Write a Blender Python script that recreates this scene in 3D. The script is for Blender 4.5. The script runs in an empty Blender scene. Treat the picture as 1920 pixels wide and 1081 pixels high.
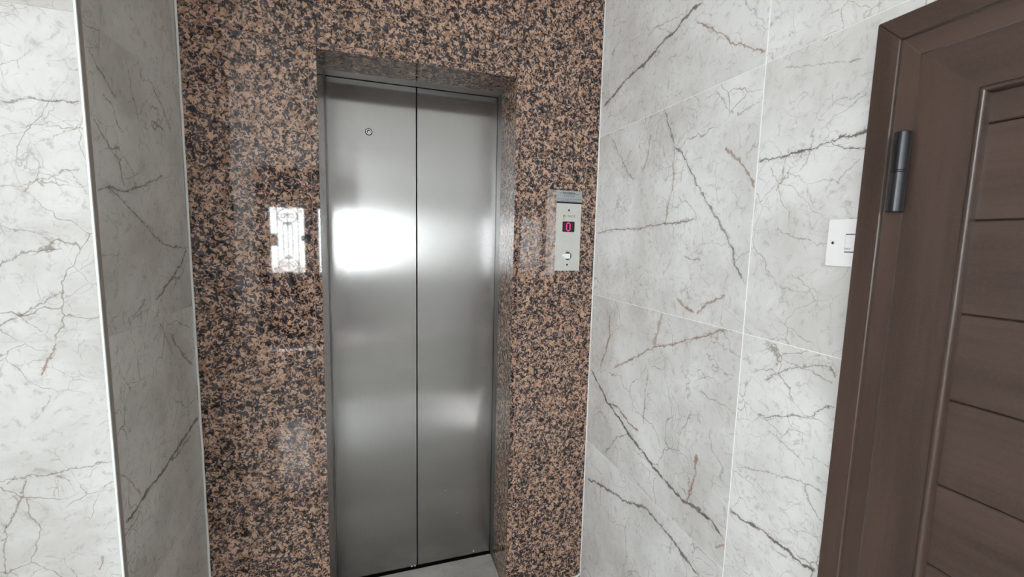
import bpy, bmesh, math, random
from mathutils import Vector, Matrix

random.seed(7)
scene = bpy.context.scene
COL = scene.collection

# ------------------------------------------------------------------ camera
CAM_H = 1.4765
cam_data = bpy.data.cameras.new('camera')
cam_data.sensor_fit = 'HORIZONTAL'
cam_data.sensor_width = 36.0
cam_data.lens = 798.48 / 1920.0 * 36.0
cam_data.clip_start = 0.02
cam = bpy.data.objects.new('camera', cam_data)
COL.objects.link(cam)
cam.matrix_world = Matrix((
    (0.95230085, 0.0121531, -0.30491868, 0.0),
    (-0.30430024, 0.11280535, -0.94587331, 0.0),
    (0.02290116, 0.99354278, 0.11112282, CAM_H),
    (0.0, 0.0, 0.0, 1.0)))
scene.camera = cam

# ------------------------------------------------------------------ daylight
world = bpy.data.worlds.new('daylight')
scene.world = world
world.use_nodes = True
wn = world.node_tree
wn.nodes.clear()
w_out = wn.nodes.new('ShaderNodeOutputWorld')
w_bg = wn.nodes.new('ShaderNodeBackground')
w_bg.inputs['Color'].default_value = (0.93, 0.955, 1.0, 1.0)
w_bg.inputs['Strength'].default_value = 30.0
wn.links.new(w_bg.outputs[0], w_out.inputs[0])

def portal(name, loc, rot, sx, sy):
    ld = bpy.data.lights.new(name, 'AREA')
    ld.shape = 'RECTANGLE'
    ld.size, ld.size_y = sx, sy
    ld.cycles.is_portal = True
    lo = bpy.data.objects.new(name, ld)
    lo.location = loc
    lo.rotation_euler = rot
    COL.objects.link(lo)
    return lo

Y_IN = -3.0           # inner face of the entrance wall behind the camera
X_SIDE = -3.4         # far left wall of the lobby
Z_CEIL = 2.72
portal('entrance_portal', (-1.4, Y_IN - 0.18, 1.8), (math.radians(90), 0, math.pi), 2.4, 1.8)

portal('side_portal', (X_SIDE - 0.16, -1.85, 1.94), (math.radians(90), 0, -math.pi / 2), 1.8, 1.6)

sun_data = bpy.data.lights.new('sun', 'SUN')          # high sun on the street outside; none of it falls through the door
sun_data.energy = 420.0
sun_data.color = (1.0, 0.96, 0.9)
sun_data.angle = math.radians(0.6)
sun = bpy.data.objects.new('sun', sun_data)
sun.rotation_euler = Vector((0.5, -0.22, -1.0)).to_track_quat('-Z', 'Y').to_euler()
COL.objects.link(sun)

vs = scene.view_settings
scene.display_settings.display_device = 'sRGB'
vs.view_transform = 'Standard'
vs.look = 'None'
vs.gamma = 1.0
vs.use_curve_mapping = False
vs.exposure = 0.32
scene.cycles.max_bounces = 12
scene.cycles.diffuse_bounces = 6
scene.cycles.glossy_bounces = 6
scene.cycles.transparent_max_bounces = 12
scene.cycles.caustics_reflective = True
scene.cycles.blur_glossy = 0.3
scene.cycles.sample_clamp_indirect = 6.0

# ------------------------------------------------------------------ traced veins: (points in wall plane, width mm, strength, brown)
VEINS_RIGHT = [
  ([(1.045,2.151),(1.086,2.147),(1.13,2.138),(1.169,2.114),(1.202,2.12),(1.246,2.102),(1.317,2.083),(1.421,2.07),(1.499,2.038),(1.583,2.018)],6.67,0.9,0),
  ([(1.12,2.152),(1.267,2.176),(1.31,2.165)],2.54,0.5,0),
  ([(1.17,2.118),(1.268,2.18)],2.09,0.4,0),
  ([(1.072,2.108),(1.016,2.066),(0.961,2.025),(0.927,1.991),(0.883,1.964),(0.85,1.945),(0.825,1.929)],3.05,0.75,1),
  ([(1.194,1.905),(1.169,1.854),(1.13,1.778),(1.085,1.738),(1.059,1.703),(1.021,1.649),(0.98,1.598),(0.936,1.552),(0.904,1.506),(0.878,1.471),(0.861,1.424),(0.828,1.383)],3.87,0.75,0),
  ([(0.927,1.734),(0.893,1.701),(0.861,1.676),(0.842,1.641),(0.824,1.62)],3.84,0.7,1),
  ([(1.585,1.516),(1.471,1.528),(1.369,1.53),(1.286,1.528),(1.227,1.538),(1.145,1.542),(1.077,1.545),(1.016,1.548)],3.57,0.75,0),
  ([(1.13,1.778),(1.124,1.653),(1.144,1.598),(1.151,1.532)],2.85,0.65,1),
  ([(0.975,1.889),(0.938,1.845),(0.908,1.81)],1.73,0.5,0),
  ([(1.259,1.838),(1.265,1.783),(1.279,1.724)],3.67,0.5,1),
  ([(1.504,1.877),(1.43,1.794),(1.389,1.74),(1.335,1.695)],3.16,0.5,0),
  ([(0.826,1.819),(0.867,1.812),(0.899,1.804)],1.72,0.5,0),
  ([(0.819,1.682),(0.779,1.68),(0.733,1.683),(0.696,1.678),(0.668,1.685),(0.647,1.69),(0.627,1.695),(0.586,1.693),(0.566,1.692)],3.59,0.9,0),
  ([(0.648,1.69),(0.63,1.679),(0.605,1.671),(0.575,1.655)],2.01,0.8,0),
  ([(0.775,1.873),(0.734,1.866),(0.686,1.851),(0.647,1.841),(0.601,1.832)],1.54,0.55,0),
  ([(0.592,1.767),(0.632,1.742),(0.672,1.721)],1.23,0.45,0),
  ([(0.601,1.768),(0.647,1.764),(0.674,1.743)],1.24,0.45,0),
  ([(0.738,1.697),(0.75,1.659),(0.761,1.601)],2.0,0.6,1),
  ([(0.785,1.664),(0.771,1.638),(0.759,1.619)],1.55,0.5,0),
  ([(0.689,1.726),(0.694,1.683),(0.697,1.656)],1.37,0.5,0),
  ([(0.752,1.516),(0.702,1.498),(0.633,1.482)],1.42,0.5,0),
  ([(0.903,2.081),(0.866,2.033),(0.832,1.997)],1.53,0.5,0),
  ([(0.628,1.603),(0.612,1.627),(0.592,1.644)],1.21,0.45,0),
  ([(0.746,1.647),(0.689,1.611),(0.65,1.617),(0.618,1.605)],1.24,0.4,0),
  ([(1.056,1.443),(1.021,1.435),(0.984,1.435)],2.76,0.6,0),
  ([(1.075,1.756),(1.095,1.658),(1.119,1.665)],1.94,0.4,0),
  ([(1.112,1.588),(1.066,1.608),(1.03,1.583),(1.011,1.551)],2.25,0.5,1),
  ([(1.59,0.94),(1.505,0.886),(1.437,0.843),(1.347,0.815),(1.28,0.777),(1.213,0.764),(1.134,0.737),(1.057,0.72),(0.988,0.709),(0.933,0.719),(0.871,0.719),(0.84,0.705),(0.821,0.696)],6.98,0.95,0),
  ([(1.437,0.843),(1.359,0.852),(1.294,0.827),(1.226,0.817)],6.47,0.85,1),
  ([(1.582,0.446),(1.468,0.479),(1.366,0.507),(1.291,0.52),(1.156,0.575),(1.09,0.566),(1.022,0.558),(0.972,0.542),(0.898,0.532)],6.51,0.85,0),
  ([(0.817,0.788),(0.762,0.792),(0.716,0.798),(0.68,0.798),(0.647,0.797),(0.609,0.794),(0.583,0.799)],3.98,0.9,0),
  ([(1.411,0.993),(1.306,1.054),(1.23,1.104),(1.173,1.137),(1.082,1.168),(1.024,1.194),(0.932,1.231),(0.895,1.25),(0.867,1.257)],3.78,0.75,1),
  ([(0.754,1.163),(0.72,1.185),(0.689,1.207),(0.653,1.222),(0.615,1.239)],1.85,0.7,0),
  ([(0.615,1.239),(0.598,1.23),(0.586,1.22)],1.61,0.7,0),
  ([(0.759,1.071),(0.724,1.08),(0.685,1.099),(0.637,1.119),(0.616,1.142),(0.588,1.163)],1.83,0.75,0),
  ([(0.808,0.916),(0.746,0.939),(0.69,0.956),(0.64,0.972),(0.61,0.974),(0.584,0.972)],1.79,0.55,0),
  ([(0.634,0.973),(0.618,0.942),(0.593,0.916),(0.58,0.907)],2.29,0.55,0),
  ([(0.948,0.877),(0.947,0.813),(0.959,0.764),(0.971,0.715)],5.96,0.75,1),
  ([(1.192,1.059),(1.202,0.98),(1.206,0.855)],2.83,0.6,0),
  ([(0.719,1.237),(0.697,1.218),(0.653,1.219),(0.623,1.208),(0.59,1.205)],1.53,0.55,0),
  ([(1.46,1.2),(1.452,1.111),(1.476,1.04),(1.512,0.963)],5.96,0.6,1),
  ([(1.14,1.255),(1.157,1.195),(1.173,1.142)],8.79,0.5,1),
  ([(1.078,1.311),(1.034,1.293),(0.999,1.279)],3.82,0.7,1),
  ([(0.988,1.277),(0.95,1.314),(0.887,1.348)],4.09,0.7,1),
  ([(0.694,0.795),(0.678,0.773),(0.652,0.783)],1.95,0.5,0),
  ([(1.438,0.63),(1.367,0.731),(1.281,0.786)],3.37,0.6,0),
  ([(0.956,1.062),(0.895,1.058),(0.822,1.05)],2.0,0.5,0),
  ([(0.98,1.082),(0.93,1.114),(0.891,1.111)],2.09,0.4,0),
  ([(0.728,1.048),(0.678,1.033),(0.632,1.013)],1.51,0.45,0),
  ([(0.855,0.655),(0.837,0.672),(0.822,0.687)],4.94,0.6,1),
  ([(1.268,0.644),(1.123,0.62)],2.44,0.4,0),
  ([(1.027,0.545),(1.03,0.507)],6.26,0.4,1),
]
VEINS_PIER_SIDE = [
  ([(1.597,0.877),(1.48,0.858),(1.387,0.837),(1.322,0.826),(1.25,0.822),(1.196,0.806),(1.149,0.803)],6.8,0.85,0),
  ([(1.528,0.844),(1.458,0.835),(1.394,0.829)],3.89,0.7,0),
  ([(1.156,1.847),(1.189,1.827),(1.215,1.809),(1.241,1.777)],2.09,0.6,0),
  ([(1.196,1.778),(1.228,1.759),(1.244,1.719),(1.264,1.706)],2.86,0.6,0),
  ([(1.155,1.714),(1.187,1.677),(1.233,1.646),(1.258,1.583)],2.8,0.65,0),
  ([(1.148,1.564),(1.192,1.573),(1.267,1.571),(1.331,1.591),(1.404,1.616),(1.452,1.637)],3.23,0.7,0),
  ([(1.183,1.574),(1.231,1.553),(1.296,1.519),(1.357,1.485),(1.424,1.446),(1.489,1.437),(1.581,1.429)],3.19,0.65,0),
  ([(1.58,1.427),(1.535,1.384),(1.458,1.342),(1.415,1.323)],4.25,0.75,0),
  ([(1.425,1.322),(1.359,1.294)],3.79,0.7,0),
  ([(1.319,1.307),(1.244,1.271)],2.93,0.6,0),
  ([(1.412,1.875),(1.465,1.836),(1.521,1.771)],2.99,0.5,0),
  ([(1.302,1.898),(1.315,1.824),(1.362,1.715)],2.15,0.4,0),
  ([(1.438,1.182),(1.499,1.119),(1.57,1.057)],4.91,0.6,1),
  ([(1.149,0.919),(1.184,0.889),(1.224,0.824)],2.41,0.5,1),
  ([(1.38,1.232),(1.446,1.125)],8.79,0.3,1),
  ([(1.226,1.665),(1.247,1.666)],6.47,0.6,1),
]
VEINS_PIER_FRONT = [
  ([(-0.696,1.722),(-0.672,1.727),(-0.651,1.736),(-0.627,1.735),(-0.602,1.735),(-0.566,1.738)],2.57,0.75,0),
  ([(-0.71,1.556),(-0.673,1.567),(-0.643,1.577),(-0.613,1.592),(-0.577,1.605)],1.5,0.6,0),
  ([(-0.723,1.401),(-0.693,1.423),(-0.667,1.433),(-0.633,1.437),(-0.626,1.44)],1.72,0.6,0),
  ([(-0.716,1.482),(-0.68,1.474),(-0.652,1.467),(-0.625,1.448)],1.33,0.5,0),
  ([(-0.666,1.673),(-0.613,1.694),(-0.566,1.702)],1.12,0.45,0),
  ([(-0.648,1.652),(-0.62,1.66),(-0.589,1.678),(-0.565,1.686)],1.13,0.5,0),
  ([(-0.595,1.599),(-0.58,1.573),(-0.566,1.549)],1.07,0.45,0),
  ([(-0.733,1.281),(-0.699,1.297),(-0.663,1.324),(-0.626,1.348)],1.75,0.65,0),
  ([(-0.699,1.297),(-0.683,1.282),(-0.663,1.267)],1.56,0.55,0),
  ([(-0.643,1.241),(-0.656,1.216),(-0.665,1.187),(-0.675,1.171)],3.2,0.7,1),
  ([(-0.665,1.129),(-0.674,1.095)],2.64,0.6,1),
  ([(-0.761,0.951),(-0.714,0.951),(-0.669,0.956),(-0.618,0.959),(-0.59,0.966),(-0.563,0.965)],1.89,0.6,0),
  ([(-0.714,0.951),(-0.724,0.91),(-0.745,0.859),(-0.757,0.843)],2.25,0.6,0),
  ([(-0.754,0.855),(-0.761,0.795),(-0.766,0.733)],1.64,0.55,0),
  ([(-0.594,0.746),(-0.606,0.709)],3.37,0.55,1),
  ([(-0.665,0.949),(-0.648,0.934),(-0.642,0.924)],2.75,0.6,1),
  ([(-0.749,0.938),(-0.731,0.959)],3.02,0.5,1),
  ([(-0.741,0.916),(-0.729,0.899)],3.05,0.5,1),
  ([(-0.673,0.895),(-0.663,0.937)],1.47,0.4,1),
  ([(-0.772,0.819),(-0.759,0.819)],1.43,0.5,0),
]


# ------------------------------------------------------------------ node helper
def srgb(r, g, b):
    f = lambda c: (c / 255 / 12.92) if c / 255 <= 0.04045 else ((c / 255 + 0.055) / 1.055) ** 2.4
    return (f(r), f(g), f(b), 1.0)

class NB:
    def __init__(self, name):
        self.mat = bpy.data.materials.new(name)
        self.mat.use_nodes = True
        self.t = self.mat.node_tree
        self.t.nodes.clear()
        self.out = self.n('ShaderNodeOutputMaterial')
        self.bsdf = self.n('ShaderNodeBsdfPrincipled')
        self.l(self.bsdf.outputs[0], self.out.inputs[0])
    def n(self, k, **kw):
        x = self.t.nodes.new(k)
        for a, b in kw.items():
            setattr(x, a, b)
        return x
    def l(self, a, b):
        self.t.links.new(a, b)
    def put(self, sock, v):
        if isinstance(v, bpy.types.NodeSocket):
            self.l(v, sock)
        else:
            sock.default_value = v
    def m(self, op, a, b=None, c=None, clamp=False):
        x = self.n('ShaderNodeMath', operation=op, use_clamp=clamp)
        self.put(x.inputs[0], a)
        if b is not None: self.put(x.inputs[1], b)
        if c is not None: self.put(x.inputs[2], c)
        return x.outputs[0]
    def v(self, op, a, b=None, scale=None):
        x = self.n('ShaderNodeVectorMath', operation=op)
        self.put(x.inputs[0], a)
        if b is not None: self.put(x.inputs[1], b)
        if scale is not None: self.put(x.inputs['Scale'], scale)
        return x.outputs['Value'] if op in ('DOT_PRODUCT', 'LENGTH') else x.outputs[0]
    def pos(self):
        return self.n('ShaderNodeNewGeometry').outputs['Position']
    def rnd(self):
        return self.n('ShaderNodeObjectInfo').outputs['Random']
    def noise(self, vec, scale, detail=2.0, rough=0.5, dist=0.0, color=False):
        x = self.n('ShaderNodeTexNoise')
        self.put(x.inputs['Vector'], vec)
        x.inputs['Scale'].default_value = scale
        x.inputs['Detail'].default_value = detail
        x.inputs['Roughness'].default_value = rough
        x.inputs['Distortion'].default_value = dist
        return x.outputs['Color'] if color else x.outputs[0]
    def step(self, x, a, b, lo=0.0, hi=1.0, kind='SMOOTHSTEP'):
        r = self.n('ShaderNodeMapRange', interpolation_type=kind)
        self.put(r.inputs['Value'], x)
        self.put(r.inputs['From Min'], a)
        self.put(r.inputs['From Max'], b)
        r.inputs['To Min'].default_value = lo
        r.inputs['To Max'].default_value = hi
        return r.outputs[0]
    def mix(self, f, a, b, mode='MIX'):
        x = self.n('ShaderNodeMix', data_type='RGBA', blend_type=mode)
        self.put(x.inputs[0], f)
        self.put(x.inputs[6], a)
        self.put(x.inputs[7], b)
        return x.outputs[2]
    def bump(self, h, strength, dist):
        x = self.n('ShaderNodeBump')
        x.inputs['Strength'].default_value = strength
        x.inputs['Distance'].default_value = dist
        self.l(h, x.inputs['Height'])
        self.l(x.outputs[0], self.bsdf.inputs['Normal'])
    def set(self, **kw):
        names = dict(color='Base Color', rough='Roughness', metal='Metallic', ior='IOR', spec='Specular IOR Level',
                     aniso='Anisotropic', coat='Coat Weight', coat_rough='Coat Roughness', ecol='Emission Color',
                     estr='Emission Strength', tangent='Tangent')
        for k, v in kw.items():
            self.put(self.bsdf.inputs[names[k]], v)
        return self

def plain(name, col, rough=0.5, metal=0.0, grain=0.0, gscale=60.0, **kw):
    b = NB(name)
    if grain:
        n = b.noise(b.pos(), gscale, 4.0)
        f = b.step(n, 0.3, 0.7)
        dark = tuple(c * (1 - grain) for c in col[:3]) + (1.0,)
        b.set(color=b.mix(f, dark, col))
    else:
        b.set(color=col)
    b.set(rough=rough, metal=metal, **kw)
    return b.mat

# ------------------------------------------------------------------ marble-look porcelain
MARBLE_LIGHT = srgb(213, 212, 210)
MARBLE_GREY = srgb(186, 183, 179)

def marble(name, veins=(), axis='Y', light=MARBLE_LIGHT, grey=MARBLE_GREY, rough=0.035):
    b = NB(name)
    P = b.pos()
    off = b.v('SCALE', (13.1, 7.7, 5.3), scale=b.rnd())
    Q = b.v('ADD', P, off)
    wob = b.v('SUBTRACT', b.noise(Q, 7.0, 3.0, color=True), (0.5, 0.5, 0.5))
    Qd = b.v('ADD', Q, b.v('SCALE', wob, scale=0.10))
    cloud = b.noise(Qd, 3.2, 6.0, 0.62)
    col = b.mix(b.step(cloud, 0.32, 0.66), grey, light)
    # short hatch-like streaks of the print
    st = b.v('MULTIPLY', Qd, (16.0, 16.0, 16.0))
    rotv = b.n('ShaderNodeVectorRotate', rotation_type='EULER_XYZ')
    b.l(st, rotv.inputs['Vector'])
    rotv.inputs['Rotation'].default_value = (0.7, 0.5, 0.6)
    st2 = b.v('MULTIPLY', rotv.outputs[0], (1.0, 4.0, 1.0))
    hatch = b.noise(st2, 1.0, 5.0, 0.7)
    hm = b.step(b.noise(Q, 2.1, 2.0), 0.42, 0.62)
    col = b.mix(b.m('MULTIPLY', b.step(hatch, 0.56, 0.74), b.m('MULTIPLY_ADD', hm, 0.55, 0.22)), col, srgb(150, 142, 133))
    speck = b.noise(Qd, 46.0, 5.0, 0.72)
    col = b.mix(b.step(speck, 0.52, 0.70, 0.0, 0.5), col, srgb(152, 146, 138))
    # white cloudy lights
    col = b.mix(b.step(b.noise(Q, 1.7, 4.0, 0.6, 0.6), 0.54, 0.74, 0.0, 0.55), col, srgb(226, 226, 222))
    # fine random cracks
    for sc, wd, lo, hi, s, c in ((5.0, 0.010, 0.50, 0.60, 0.70, (122, 112, 98)), (11.0, 0.014, 0.47, 0.60, 0.62, (132, 122, 108)), (23.0, 0.022, 0.50, 0.62, 0.50, (136, 130, 120))):
        vo = b.n('ShaderNodeTexVoronoi', feature='DISTANCE_TO_EDGE')
        wv = b.v('SUBTRACT', b.noise(Q, sc * 1.6, 4.0, 0.65, color=True), (0.5, 0.5, 0.5))
        b.l(b.v('ADD', Qd, b.v('SCALE', wv, scale=0.32 / sc)), vo.inputs['Vector'])
        vo.inputs['Scale'].default_value = sc
        line = b.step(vo.outputs['Distance'], 0.0, wd, 1.0, 0.0)
        mask = b.step(b.noise(Q, sc * 0.55 + 0.7, 2.0), lo, hi, 0.0, s)
        col = b.mix(b.m('MULTIPLY', line, mask), col, srgb(*c))
    # traced veins of this tile
    if veins:
        w1 = b.v('SUBTRACT', b.noise(P, 30.0, 6.0, 0.72, color=True), (0.5, 0.5, 0.5))
        Pd = b.v('ADD', P, b.v('SCALE', w1, scale=0.034))
        side = b.m('MULTIPLY_ADD', b.noise(P, 15.0, 4.0, 0.7), 0.07, -0.035)
        wmod = b.step(b.noise(P, 30.0, 5.0, 0.7), 0.32, 0.68, 0.40, 1.70)
        smod = b.step(b.noise(b.v('ADD', P, (3.0, 1.0, 2.0)), 22.0, 3.0, 0.6), 0.3, 0.6, 0.78, 1.0)
        cd, cb = srgb(92, 78, 70), srgb(126, 92, 72)
        for pts, wmm, s, brown in veins:
            p0, p1 = Vector(pts[0]), Vector(pts[-1])
            d = (p1 - p0).normalized()
            nrm = Vector((-d.y, d.x))
            uv = sorted(((Vector(p) - p0).dot(d), (Vector(p) - p0).dot(nrm)) for p in pts)
            L = uv[-1][0] - uv[0][0]
            u0 = uv[0][0]
            vmin = min(q[1] for q in uv) - 0.004
            vr = max(q[1] for q in uv) + 0.004 - vmin
            ax = (lambda q: (0.0, q.x, q.y)) if axis == 'Y' else (lambda q: (q.x, 0.0, q.y))
            du = b.v('DOT_PRODUCT', Pd, ax(d / L))
            un = b.m('ADD', du, -(p0.dot(d) + u0) / L)
            dv = b.v('DOT_PRODUCT', Pd, ax(nrm))
            ramp = b.n('ShaderNodeValToRGB')
            cr = ramp.color_ramp
            cr.interpolation = 'LINEAR'
            st_ = [(0.0, uv[0][1], 0.0), (0.03, uv[0][1] + 0.03 * L * (uv[1][1] - uv[0][1]) / max(uv[1][0] - uv[0][0], 1e-4), 1.0)]
            for q in uv[1:-1]:
                f = (q[0] - u0) / L
                if 0.035 < f < 0.965: st_.append((f, q[1], 1.0))
            st_ += [(0.97, uv[-1][1] - 0.03 * L * (uv[-1][1] - uv[-2][1]) / max(uv[-1][0] - uv[-2][0], 1e-4), 1.0), (1.0, uv[-1][1], 0.0)]
            while len(cr.elements) < len(st_): cr.elements.new(0.5)
            for e, q in zip(cr.elements, st_): e.position = q[0]
            for e, q in zip(cr.elements, st_): e.color = ((q[1] - vmin) / vr, q[2], 0.0, 1.0)
            b.l(un, ramp.inputs[0])
            sep = b.n('ShaderNodeSeparateColor')
            b.l(ramp.outputs[0], sep.inputs[0])
            path = b.m('MULTIPLY_ADD', sep.outputs[0], vr, vmin + p0.dot(nrm))
            sd = b.m('SUBTRACT', dv, path)
            dist = b.m('ABSOLUTE', sd)
            wd = b.m('MULTIPLY', wmod, wmm * 0.001 * 0.85)
            inten = b.step(b.m('DIVIDE', dist, wd), 0.35, 1.15, s, 0.0)
            halo = b.step(b.m('DIVIDE', dist, wd), 0.0, 5.0, 0.10 * s, 0.0)
            inten = b.m('MAXIMUM', inten, halo)
            if s >= 0.65:
                d2_ = b.m('ABSOLUTE', b.m('ADD', sd, side))
                inten = b.m('MAXIMUM', inten, b.step(d2_, 0.0004, 0.0017, 0.5 * s, 0.0))
            fac = b.m('MULTIPLY', b.m('MULTIPLY', inten, smod), sep.outputs[1])
            col = b.mix(fac, col, cb if brown else cd)
    b.set(color=col, rough=rough, ior=1.5)
    return b.mat

# ------------------------------------------------------------------ granite
def granite(name):
    b = NB(name)
    P = b.pos()
    off = b.v('SCALE', (3.1, 4.7, 5.3), scale=b.rnd())
    Q = b.v('ADD', P, off)
    g1 = b.noise(Q, 82.0, 2.0, 0.55, 1.1)
    g2 = b.noise(b.v('ADD', Q, (4.2, 1.3, 7.7)), 98.0, 1.0, 0.5, 1.4)
    tone = b.noise(b.v('ADD', Q, (9.2, 3.3, 1.7)), 52.0, 2.0, 0.6)
    big = b.noise(Q, 5.0, 2.0)
    pink = b.mix(b.step(tone, 0.38, 0.62), srgb(134, 104, 86), srgb(178, 146, 124))
    pink = b.mix(b.step(b.noise(Q, 95.0, 2.0, 0.6), 0.56, 0.68, 0.0, 0.55), pink, srgb(166, 138, 122))
    dark = b.mix(b.step(tone, 0.40, 0.60), srgb(24, 21, 25), srgb(72, 66, 70))
    thr = b.m('MULTIPLY_ADD', big, 0.10, 0.447)
    m1 = b.step(b.m('SUBTRACT', g1, thr), -0.012, 0.016)
    vein = b.step(b.m('ABSOLUTE', b.m('SUBTRACT', g2, 0.5)), 0.012, 0.032)
    vein = b.m('MAXIMUM', vein, b.step(b.noise(Q, 34.0, 1.0), 0.47, 0.57))
    m = b.m('MULTIPLY', m1, vein)
    col = b.mix(m, dark, pink)
    b.set(color=col, rough=0.035, ior=1.52)
    return b

# ------------------------------------------------------------------ materials
M = {}
M['granite'] = granite('polished granite').mat
gb = granite('granite with paler upright strip')
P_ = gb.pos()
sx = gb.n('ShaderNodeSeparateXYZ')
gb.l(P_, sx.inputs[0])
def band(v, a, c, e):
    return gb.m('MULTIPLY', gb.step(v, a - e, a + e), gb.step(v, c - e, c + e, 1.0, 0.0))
strip_mask = gb.m('MULTIPLY', band(sx.outputs[0], 0.655, 0.700, 0.004), band(sx.outputs[2], 1.342, 1.682, 0.004))  # paler upright strip in the granite colour beside the call panel
strip_mask = gb.m('MULTIPLY', strip_mask, gb.step(gb.noise(P_, 40.0, 3.0), 0.3, 0.7, 0.14, 0.40))
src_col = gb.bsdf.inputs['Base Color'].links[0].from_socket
gb.set(color=gb.mix(strip_mask, src_col, srgb(205, 195, 190)))
M['granite_strip'] = gb.mat
M['joint_brown'] = plain('reddish stone joint filler', srgb(136, 100, 84), 0.6, grain=0.2)
M['grout'] = plain('pale grey grout', srgb(204, 201, 198), 0.75, grain=0.08)
M['grout_white'] = plain('white silicone joint', srgb(214, 214, 210), 0.5, grain=0.06)
M['grout_light'] = plain('pale tile joint filler', srgb(232, 231, 228), 0.7, grain=0.05)
M['marble_plain'] = marble('marble look porcelain')
M['floor_marble'] = marble('marble look floor porcelain', light=srgb(196, 195, 190), grey=srgb(172, 170, 165), rough=0.12)
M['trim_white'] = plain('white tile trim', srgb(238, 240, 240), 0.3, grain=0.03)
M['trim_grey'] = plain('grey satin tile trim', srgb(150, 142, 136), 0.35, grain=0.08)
M['plaster'] = plain('white plaster', srgb(238, 236, 235), 0.8, grain=0.04, gscale=8)
M['black'] = plain('black recess', srgb(12, 12, 13), 0.7, grain=0.3)
M['black_plastic'] = plain('black display window', srgb(12, 9, 13), 0.06, grain=0.2, spec=0.15)
M['white_plastic'] = plain('white switch plastic', srgb(218, 216, 215), 0.28, grain=0.02)
M['grey_print'] = plain('grey print', srgb(96, 95, 98), 0.5, grain=0.1)
M['dark_print'] = plain('dark print', srgb(46, 46, 50), 0.5, grain=0.1)
M['yellow_print'] = plain('pale yellow print', srgb(226, 206, 132), 0.5, grain=0.1)
M['paint_speck'] = plain('dried white paint', srgb(200, 198, 192), 0.6, grain=0.1)
M['iron'] = plain('wrought iron', srgb(58, 54, 66), 0.5, 0.3, grain=0.3)
M['hinge'] = plain('black anodised hinge', srgb(30, 30, 33), 0.34, 0.35, grain=0.15, gscale=200)
M['screw'] = plain('zinc screw', srgb(150, 150, 150), 0.3, 1.0, grain=0.3, gscale=300)
M['screw_dark'] = plain('dark recessed screw', srgb(52, 52, 52), 0.4, 0.8, grain=0.3, gscale=300)
M['paving'] = plain('pale street paving', srgb(184, 181, 180), 0.9, grain=0.2, gscale=3)
M['render_wall'] = plain('pale outside render', srgb(205, 202, 195), 0.9, grain=0.1, gscale=5)

def steel(name, base, rough, aniso, spread=0.10):
    b = NB(name)
    P = b.pos()
    s = b.noise(b.v('MULTIPLY', P, (900.0, 900.0, 14.0)), 1.0, 3.0, 0.6)
    blot = b.noise(P, 5.0, 4.0, 0.6)
    c0 = tuple(c * (1 - spread) for c in base[:3]) + (1.0,)
    col = b.mix(b.step(s, 0.3, 0.7), c0, base)
    r = b.m('MULTIPLY_ADD', blot, 0.06, rough - 0.03)
    b.set(color=col, metal=1.0, rough=r, aniso=aniso, tangent=(1.0, 0.0, 0.0))
    return b.mat
M['steel'] = steel('vertically brushed stainless steel', srgb(174, 173, 172), 0.195, 0.95)
M['steel_jamb'] = steel('dull stainless lining', srgb(140, 139, 137), 0.34, 0.6)
M['steel_plate'] = plain('satin steel panel', srgb(206, 205, 200), 0.42, 0.55, grain=0.05, gscale=40)
M['plaque_metal'] = plain('grey aluminium plaque', srgb(166, 170, 172), 0.4, 0.5, grain=0.08, gscale=120)
M['chrome'] = plain('polished chrome', srgb(215, 216, 218), 0.12, 1.0, grain=0.05)

def wood(name, stretch, tint=1.0):
    b = NB(name)
    P = b.pos()
    off = b.v('SCALE', (3.1, 4.7, 5.3), scale=b.rnd())
    Q = b.v('MULTIPLY', b.v('ADD', P, off), stretch)
    n1 = b.noise(Q, 1.0, 5.0, 0.65, 0.4)
    n2 = b.noise(b.v('MULTIPLY', Q, (6.0, 6.0, 6.0)), 1.0, 3.0, 0.6)
    fine = b.noise(P, 260.0, 2.0)
    A = tuple(c * tint for c in srgb(53, 40, 34)[:3]) + (1,)
    B = tuple(c * tint for c in srgb(70, 55, 48)[:3]) + (1,)
    col = b.mix(b.step(n1, 0.3, 0.7), A, B)
    col = b.mix(b.step(n2, 0.5, 0.75, 0.0, 0.35), col, srgb(46, 34, 29))
    col = b.mix(b.step(fine, 0.45, 0.7, 0.0, 0.25), col, srgb(80, 64, 56))
    b.set(color=col, rough=0.33, ior=1.5)
    b.bump(fine, 0.12, 0.0006)
    return b.mat
M['wood_v'] = wood('dark walnut laminate upright', (14.0, 14.0, 1.2))
M['wood_h'] = wood('dark walnut laminate level', (2.0, 1.2, 16.0))
M['filler_pale'] = plain('pale wood filler', srgb(136, 120, 110), 0.6, grain=0.3, gscale=300)
M['door_paint'] = plain('warm grey entrance door paint', srgb(120, 112, 108), 0.35, grain=0.08)

def emit(name, col, strength):
    b = NB(name)
    b.set(color=(0.02, 0.0, 0.01, 1), ecol=col, estr=strength, rough=0.4)
    return b.mat
M['led'] = emit('lit pink red led dots', srgb(255, 40, 130), 1.3)
M['button_face'] = plain('translucent white button', srgb(226, 228, 228), 0.25, grain=0.03)

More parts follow.
